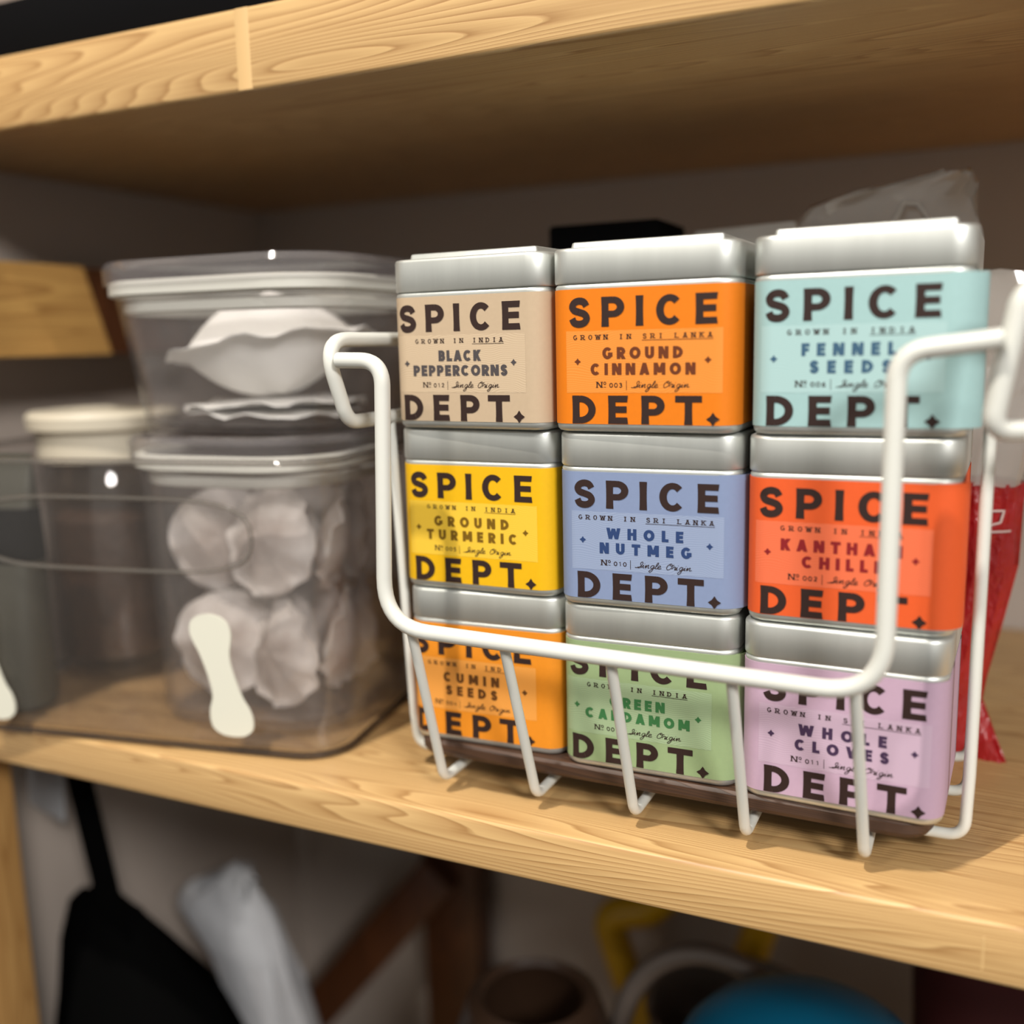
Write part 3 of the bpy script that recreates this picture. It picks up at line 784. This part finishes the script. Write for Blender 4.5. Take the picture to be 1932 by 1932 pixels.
def canister(name_label, cx, cy, z0, w_, d, h, r, ang, taper):
    t = empty('canister', (cx, cy, z0), ang); tag(t, name_label, 'canister', 'clear canisters stacked in the bin')
    lo = []
    def ring(i, z): lo.append([(x, y, z) for x, y in rrect(w_ - 2 * i, d - 2 * i, max(r - i, 0.002), 9)])
    ring(taper + 0.004, 0); ring(taper + 0.001, 0.001); ring(taper, 0.004); ring(0.0005, h - 0.002); ring(0, h)
    ring(0.0018, h); ring(0.0022, h - 0.003); ring(taper + 0.0018, 0.005); ring(taper + 0.005, 0.0032)
    V, F = loft(lo); mesh('canister_body', V, F, M['acrylic'], t, sharp=0.3)
    # lid: clear plate with a turned-down flange over the rim, white seal under it
    lw, ld, lr = w_ + 0.007, d + 0.007, r + 0.0035
    lo = []
    def lring(i, z): lo.append([(x, y, z) for x, y in rrect(lw - 2 * i, ld - 2 * i, max(lr - i, 0.002), 9)])
    lring(0.006, h + 0.0012); lring(0.0, h + 0.0016); lring(-0.0004, h + 0.0085); lring(0.0012, h + 0.0112); lring(0.006, h + 0.0118)
    lring(0.0085, h + 0.0085); lring(0.02, h + 0.0082)
    V, F = loft(lo); ld_o = mesh('canister_lid', V, F, M['lid_acrylic'], t, sharp=0.3)
    for (zz, hh, ins) in ((h - 0.0100, 0.0052, 0.0026), (h - 0.0030, 0.0066, -0.0012)):
        lo = []
        for i, z in ((ins + 0.0016, zz), (ins, zz + 0.0008), (ins, zz + hh - 0.0008), (ins + 0.0016, zz + hh)):
            lo.append([(x, y, z) for x, y in rrect(w_ - 2 * i, d - 2 * i, r, 9)])
        for i, z in ((ins + 0.0040, zz + hh), (ins + 0.0040, zz)):
            lo.append([(x, y, z) for x, y in rrect(w_ - 2 * i, d - 2 * i, max(r - 0.004, 0.002), 9)])
        lo.append(lo[0])
        V, F = loft(lo, False, False); o = mesh('seal_ring', V, F, M['seal'], ld_o, sharp=0.9); o['label'] = 'white silicone seal'
    return t


CA = (-0.0995, 0.0563)
c1 = canister('lower clear square canister full of round tea bags, standing in the bin', CA[0], CA[1], BF, 0.104, 0.100, 0.1150, 0.034, math.radians(4), 0.0030)
c2z = BF + 0.1150 + 0.0120
c2 = canister('upper clear canister of white paper filters, stacked on the tea bag canister', CA[0] + 0.0035, CA[1] + 0.001, c2z, 0.117, 0.104, 0.0605, 0.030, math.radians(2), 0.0095)


def teabag_mesh(R, seed, puff=0.011, crimp=0.0016, ang=36, rings=9, warp=0.0025):
    rnd = random.Random(seed); ph = [rnd.uniform(0, 6.28) for _ in range(6)]
    V = []; F = []
    def z_at(u, a):
        dome = puff * (1 - min(u / 0.84, 1) ** 2.2) * (1 + 0.16 * math.sin(3 * a + ph[0]) * u + 0.1 * math.sin(5 * a + ph[1]) * u)
        return dome
    def wav(u, a):
        return crimp * (u ** 3) * (math.sin(9 * a + ph[2]) + 0.6 * math.sin(14 * a + ph[3])) + warp * u * u * math.sin(2 * a + ph[4])
    for side in (1, -1):
        base = len(V)
        V.append((0, 0, side * puff))
        for k in range(1, rings + 1):
            u = k / rings
            for i in range(ang):
                a = 2 * PI * i / ang; rr = R * u * (1 + 0.02 * math.sin(4 * a + ph[5]))
                V.append((rr * math.cos(a), rr * math.sin(a), side * (z_at(u, a) + 0.00025) + wav(u, a)))
        for i in range(ang):
            j = (i + 1) % ang
            f = (base, base + 1 + i, base + 1 + j); F.append(f if side > 0 else f[::-1])
            for k in range(rings - 1):
                p = base + 1 + k * ang
                f = (p + i, p + ang + i, p + ang + j, p + j); F.append(f if side > 0 else f[::-1])
    n = 1 + rings * ang; a0 = 1 + (rings - 1) * ang
    for i in range(ang):
        j = (i + 1) % ang
        F.append((a0 + i, n + a0 + i, n + a0 + j, a0 + j))
    return V, F


tb = []
for s in range(3):
    V, F = teabag_mesh(0.0240, 11 + s, 0.0070); tb.append((V, F))
# x, y, z (centre), tilt about x, turn about z, roll
TB = [(-0.017, -0.021, 0.029, 80, 20, 'round tea bag at the bottom front left of the lower canister'),
      (0.018, -0.024, 0.029, 82, -16, 'round tea bag at the bottom front, right of the white sticker'),
      (-0.001, -0.006, 0.029, 78, 4, 'round tea bag standing behind the white sticker at the bottom'),
      (0.030, 0.004, 0.030, 84, -68, 'round tea bag at the bottom right side of the lower canister'),
      (-0.031, 0.008, 0.030, 78, 72, 'round tea bag low on the left side of the lower canister'),
      (-0.006, 0.024, 0.029, 78, 8, 'round tea bag at the bottom rear of the lower canister'),
      (-0.022, -0.012, 0.076, 82, 46, 'round tea bag in the upper layer against the left wall'),
      (0.013, -0.021, 0.080, 78, -8, 'tall round tea bag at the front of the upper layer, rising in a peak'),
      (-0.002, -0.001, 0.075, 76, 14, 'round tea bag leaning in the middle of the upper layer'),
      (0.029, 0.003, 0.076, 80, -60, 'round tea bag in the upper layer on the right side'),
      (0.024, 0.027, 0.029, 80, -38, 'round tea bag at the bottom right rear corner of the lower canister'),
      (0.023, 0.025, 0.078, 80, -34, 'round tea bag in the upper layer at the right rear corner'),
      (-0.004, 0.022, 0.078, 76, 0, 'round tea bag at the rear of the upper layer')]
first_tb = [None] * 3
for i, (x, y, z, tx, tz, lab) in enumerate(TB):
    k = i % 3
    if first_tb[k] is None:
        o = mesh('tea_bag', tb[k][0], tb[k][1], M['bag'], sharp=1.5); first_tb[k] = o
    else:
        o = first_tb[k].copy(); COL.objects.link(o)
    o.location = (CA[0] + x, CA[1] + y, BF + z); o.rotation_euler = (math.radians(tx), math.radians(random.uniform(-12, 12)), math.radians(tz))
    if 'rising in a peak' in lab: o.scale = (1.08, 1.08, 1.0)
    tag(o, lab, 'tea bag', 'tea bags in the lower canister')

# white paper filters in the upper canister: one puffed up over a few flat ones
fz = c2z + 0.0040
for i, (x, y, z, R, pf, tx, ty, lab) in enumerate((
        (-0.0965, 0.0565, fz + 0.0034, 0.035, 0.0012, 0, 0, 'flat white paper filter at the bottom of the upper canister'),
        (-0.0960, 0.0565, fz + 0.0072, 0.036, 0.0012, 0, -1, 'flat white paper filter lying second from the bottom in the upper canister'),
        (-0.0965, 0.0568, fz + 0.0325, 0.0415, 0.0190, -2, -8, 'puffed white paper filter on top of the pile in the upper canister'))):
    V, F = teabag_mesh(R, 40 + i, pf, 0.0010, 48, 11, 0.0008)
    o = mesh('paper_filter', V, F, M['cotton'], sharp=1.5, loc=(x, y, z)); o.rotation_euler = (math.radians(tx), math.radians(ty), 0.06 * i); o.scale = (1.16, 1.0, 1.15 if i == 2 else 1.0)
    tag(o, lab, 'paper filter', 'paper filters in the upper canister')

# glass jar of dark beans
jx, jy = -0.2125, 0.0655
jr = 0.0318
jar = empty('glass_jar', (jx, jy, BF)); tag(jar, 'round glass jar of dark coffee beans with a cream lid, in the bin', 'jar')
V, F = lathe([(jr - 0.004, 0), (jr - 0.001, 0.0006), (jr, 0.003), (jr, 0.094), (jr - 0.001, 0.100), (jr - 0.003, 0.104), (jr - 0.003, 0.112), (jr - 0.0052, 0.112), (jr - 0.0052, 0.104), (jr - 0.003, 0.099), (jr - 0.0022, 0.094), (jr - 0.0022, 0.009), (jr - 0.006, 0.0075)], 48)
mesh('jar_body', V, F, M['glassjar'], jar, sharp=0.9)
V, F = lathe([(jr - 0.008, 0.0082), (jr - 0.0028, 0.010), (jr - 0.0025, 0.079), (jr - 0.008, 0.083), (0.010, 0.085)], 40)
mesh('coffee_beans', V, F, M['beans'], jar)
V, F = lathe([(jr - 0.0045, 0.1122), (jr - 0.0005, 0.1090), (jr + 0.0012, 0.1092), (jr + 0.0012, 0.1225), (jr + 0.0052, 0.1250), (jr + 0.0056, 0.1310), (jr + 0.0036, 0.1332), (jr - 0.006, 0.1335), (jr - 0.010, 0.1318), (0.004, 0.1318)], 48)
mesh('jar_lid', V, F, M['white_lid'], jar, sharp=0.7)

# stand-up pouch at the left end of the bin
V = []; lo = []
for z, w_, d in ((0, .036, .024), (.01, .038, .026), (.045, .040, .022), (.075, .042, .018), (.100, .043, .008), (.112, .043, .003), (.118, .043, .0015)):
    lo.append([(x, y, z) for x, y in rrect(w_, d, d * .45, 4)])
V, F = loft(lo)
po = empty('foil_pouch', (-0.2135, -0.0010, BF), bin_ang); tag(po, 'dark grey stand-up pouch with a black band, at the left end of the bin', 'pouch')
mesh('pouch_bag', V, F, M['greypouch'], po)
lo = []
for z, w_, d in ((.069, .0420, .0196), (.075, .0424, .0184), (.0935, .0434, .0108)):
    lo.append([(x, y, z) for x, y in rrect(w_, d, d * .45, 4)])
V, F = loft(lo, False, False); mesh('black_band', V, F, M['black'], po)

# ------------------------------------------------------------------ things behind the basket
g = G(); g.add(*box(-0.026, 0.026, -0.02, 0.02, 0, 0.2160, 0.002)); o = g.build('carton', M['black'], loc=(0.040, 0.135, SZ))
tag(o, 'tall black carton standing behind the orange cinnamon tin', 'carton')
lo = []
for z, w_, d in ((0, .040, .036), (.02, .044, .040), (.15, .044, .040), (.185, .044, .026), (.203, .0445, .006), (.2115, .0445, .003)):
    lo.append([(x + (0.0012 * math.sin(z * 300 + x * 200)), y, z + (0.0012 * math.sin(x * 700) if z > .19 else 0)) for x, y in rrect(w_, d, d * .3, 6)])
V, F = loft(lo); o = mesh('paper_bag', V, F, M['paper'], loc=(0.0985, 0.132, SZ)); tag(o, 'white paper bag with folded top peeping out behind the cinnamon tin', 'bag')


def pillow(levels, n=20, wr=0.0012, seed=3):
    """Crumpled bag lofted from (z, centre x, centre y, width, depth)."""
    rnd = random.Random(seed); lo = []
    for z, cx, cy, w_, d in levels:
        L = []
        for i in range(n):
            a = 2 * PI * i / n
            x = w_ / 2 * math.copysign(abs(math.cos(a)) ** 0.75, math.cos(a)); y = d / 2 * math.sin(a)
            L.append((cx + x + rnd.uniform(-wr, wr), cy + y + rnd.uniform(-wr, wr), z + rnd.uniform(-wr, wr) * .7))
        lo.append(L)
    return loft(lo)


# clear bag behind the pale blue tin
t = empty('clear_bag', (0.155, 0.155, SZ)); tag(t, 'crinkled clear plastic bag sticking up behind the pale blue fennel tin', 'bag')
V, F = pillow([(0.0, 0, 0, .060, .040), (.03, 0, 0, .066, .046), (.09, 0, 0, .066, .044), (.165, 0.000, 0, .070, .034)], 24, .0012, 5)
ob = mesh('bag_contents', V, F, M['greypouch'], t)
V, F = pillow([(0.163, 0.000, 0, .072, .035), (.188, -0.002, -.002, .074, .026), (.203, -.003, -.004, .074, .016), (.212, -.003, -.006, .072, .009), (.219, .000, -.008, .064, .005), (.2245, .010, -.009, .044, .004), (.2290, .024, -.010, .014, .003)], 26, .0016, 8)
mesh('clear_top', V, F, M['film'], t, sharp=0.35)
V, F = tube(_smooth([(0.012, -0.014, .192), (.015, -.015, .202), (.022, -.015, .205), (.026, -.014, .196)], 6) if False else [(0.002, -0.019, .208), (.006, -.018, .217), (.011, -.018, .2165), (.016, -.018, .210)], 0.0009, 8)
mesh('tie_string', V, F, M['paper'], t)

# red packet by the right side of the basket
t = empty('red_packet', (0.180, 0.118, SZ)); tag(t, 'red plastic food packet with clear top, standing right of the tins', 'packet')
lev = [(0.0, 0.002, -0.016, .054, .003), (.008, 0.0, -.012, .050, .014), (.022, -.003, -.006, .046, .026), (.045, -.001, -.003, .050, .032), (.075, 0.002, -.002, .054, .032), (.1085, .002, -.002, .056, .028)]
V, F = pillow(lev, 40, .0013, 13); mesh('printed_film', V, F, M['red'], t, sharp=0.4)
lev = [(.1080, .002, -.002, .0565, .0285), (.125, .004, -.001, .060, .026), (.145, .010, 0, .066, .020), (.162, .012, .002, .066, .012), (.180, .006, .004, .052, .005), (.188, .004, .005, .050, .003)]
V, F = pillow(lev, 28, .0012, 17); mesh('clear_top', V, F, M['film'], t, sharp=0.4)
# printed white line and bracket on the red film
def flatline(pts, hw, y):
    V = []; F = []
    for q in _strip(pts, hw):
        b = len(V); V += [(a, -0.0026 - 0.0145 * math.sqrt(max(1 - (min(abs(a - 0.002), 0.027) / 0.0278) ** 2.667, 0)) + y, c) for a, c in q]; F.append((b, b + 1, b + 2, b + 3))
    return V, F
g = G()
seg = lambda P: [tuple(P[i][j] + (P[i + 1][j] - P[i][j]) * k / 6 for j in (0, 1)) for i in range(len(P) - 1) for k in range(6)] + [P[-1]]
g.add(*flatline(seg([(0.0175, .0985), (.0235, .0985), (.0225, .0940), (.0185, .0930), (.0178, .0905), (.0262, .0905)]), 0.0004, -0.0006))
g.add(*flatline(seg([(-.014, .0905), (.010, .0905)]), 0.0004, -0.0006))
g.build('printed_lines', M['redwhite'], t, smooth=False)

# ------------------------------------------------------------------ things on the top shelf
ZT = 0.2745
g = G(); g.add(*box(-0.125, 0.125, -0.06, 0.06, 0, 0.0255, 0.003)); o = g.build('black_case', M['black'], loc=(-0.130, 0.080, ZT))
tag(o, 'flat black case lying on the top board at the upper left', 'case')
for i, (x, m_, nm, lab, w_) in enumerate(((-0.178, M['yellow'], 'snack_packet', 'small yellow packet on the black case at the top edge of the photo', .03), (-0.098, M['darkred'], 'cloth_pouch', 'dark red cloth pouch on the black case at the top edge', .06))):
    V, F = pillow([(0, 0, 0, w_ * .9, .02), (.008, 0, 0, w_, .03), (.02, 0, 0, w_ * .96, .022), (.028, 0, 0, w_ * .9, .006)], 20, .001, 31 + i)
    o = mesh(nm, V, F, m_, loc=(x - 0.02, 0.065, ZT + 0.026)); tag(o, lab, 'packet' if i == 0 else 'pouch')

# ------------------------------------------------------------------ things under the shelf
ZB = -0.420


def up(levels, dz=0.06):
    """Raise a bag's levels, keeping its base on the board."""
    return [levels[0]] + [(l[0] + dz, *l[1:]) for l in levels[1:]]


t = empty('black_bag', (-0.217, 0.062, ZB)); tag(t, 'limp black cloth bag with a wide strap hanging below the shelf', 'bag')
V, F = pillow(up([(0, 0, 0, .112, .10), (.05, 0, 0, .120, .11), (.11, 0.002, 0, .118, .09), (.150, -.006, 0, .100, .066), (.180, -.018, 0, .072, .04), (.200, -.026, 0, .048, .018), (.206, -.028, 0, .03, .008)]), 28, .0015, 41)
mesh('bag_body', V, F, M['blackcloth'], t)
st = [(-.006, -.010, .245), (-.012, -.012, .290), (-.022, -.012, .340), (-.030, -.006, .3860)]
lo = []
for x, y, z in st: lo.append([(x - .0095, y - .001, z), (x + .0095, y - .001, z), (x + .0095, y + .001, z), (x - .0095, y + .001, z)])
V, F = loft(lo); mesh('bag_strap', V, F, M['blackcloth'], t, smooth=False)

t = empty('plastic_bag', (-0.236, 0.150, ZB)); tag(t, 'crumpled white plastic bag behind the black cloth bag under the shelf', 'bag')
V, F = pillow([(0, .02, 0, .07, .05), (.10, .030, 0, .08, .06), (.16, .030, 0, .044, .05), (.190, .022, -.004, .048, .04), (.212, .002, -.004, .074, .03), (.226, .006, -.006, .058, .02), (.240, .018, -.006, .026, .012), (.248, .022, -.006, .010, .005)], 22, .003, 51)
mesh('bag_body', V, F, M['whitebag'], t, sharp=0.5)
g = G(); g.add(*box(-0.0165, 0.0165, -0.0008, 0.0008, 0.0, 0.075, 0.0005)); o = g.build('paper_card', M['whitebag'], loc=(-0.2770, 0.058, -0.1100))
o.rotation_euler = (0, math.radians(6), math.radians(-8)); tag(o, 'pale grey paper card hanging under the shelf left of the strap', 'card')

t = empty('wooden_trestle', (-0.136, 0.278, ZB)); tag(t, 'dark reddish brown wooden trestle with a slanting brace against the wall', 'trestle')
V, F = box(-0.022, 0.022, -0.012, 0.012, 0, 0.384, 0.002); mesh('trestle_leg', V, F, M['brown_wood'], t)
a, b = Vector((-0.150, -0.022, 0.006)), Vector((0.0, -0.022, 0.190))
dv = (b - a); L_ = dv.length; an = math.atan2(dv.z, dv.x)
V, F = box(0, L_, -0.008, 0.008, -0.015, 0.015, 0.002)
V = [(a.x + x * math.cos(an) - z * math.sin(an), a.y + y, a.z + 0.012 + x * math.sin(an) + z * math.cos(an)) for x, y, z in V]
mesh('slanting_brace', V, F, M['brown_wood'], t)

t = empty('stock_pot', (0.1405, 0.078, ZB - 0.0)); tag(t, 'teal enamel pot with a domed lid under the shelf at the bottom edge', 'pot')
V, F = lathe([(.044, 0), (.050, .003), (.052, .012), (.052, .254), (.0545, .2565), (.0545, .259), (.050, .259), (.049, .254), (.049, .012), (.040, .006)], 56); mesh('pot_body', V, F, M['teal'], t)
V, F = lathe([(.050, .2592), (.055, .2592), (.0557, .2620), (.052, .2700), (.044, .2790), (.030, .2880), (.014, .2935), (.002, .2950)], 56); mesh('pot_lid', V, F, M['teal'], t)

t = empty('saucepan', (0.088, 0.184, ZB)); tag(t, 'dull grey saucepan with upright hoop handle behind the teal pot', 'saucepan')
V, F = lathe([(.038, 0), (.045, .003), (.047, .012), (.047, .205), (.049, .208), (.045, .208), (.044, .203), (.044, .012), (.030, .006)], 48); mesh('pan_body', V, F, M['greymetal'], t)
P = [(-.050 * math.cos(PI * k / 30), -0.050, .203 + .066 * math.sin(PI * k / 30)) for k in range(31)]
V, F = tube(P, .0055, 12); mesh('hoop_handle', V, F, M['greymetal'], t)

t = empty('plastic_jug', (0.034, 0.262, ZB)); tag(t, 'yellow plastic jug behind the grey saucepan under the shelf', 'jug')
lo = []
for z, s_ in ((0, .8), (.004, .95), (.1, 1), (.13, .95), (.155, .85)):
    lo.append([(x * s_, y * s_, z) for x, y in rrect(.080, .044, .012, 5)])
V, F = loft(lo); mesh('jug_body', V, F, M['yellow'], t)
V, F = tube(fillet([(-.034, 0, .150), (-.050, 0, .195), (-.020, 0, .205), (.002, 0, .228), (.060, 0, .240), (.034, 0, .150)], [.014, .012, .012, .016], 8), .0105, 12); mesh('jug_handle', V, F, M['yellow'], t)

t = empty('clay_bowl', (0.000, 0.112, ZB)); tag(t, 'dark brown bowl with rounded top under the shelf, left of the teal pot', 'bowl')
V, F = lathe([(.026, 0), (.033, .004), (.041, .08), (.042, .17), (.041, .215), (.034, .236), (.028, .240), (.025, .237), (.031, .218), (.034, .17), (.031, .08), (.02, .01)], 48); mesh('bowl_body', V, F, M['darkbowl'], t)

t = empty('folded_cloth', (0.225, 0.190, ZB)); tag(t, 'dark red folded cloth under the right end of the shelf', 'cloth')
V, F = pillow([(0, 0, 0, .10, .07), (.10, 0, 0, .105, .075), (.19, 0, 0, .10, .07), (.250, -.004, 0, .09, .05), (.268, -.01, 0, .06, .03)], 26, .002, 77)
mesh('cloth_folds', V, F, M['darkred'], t)
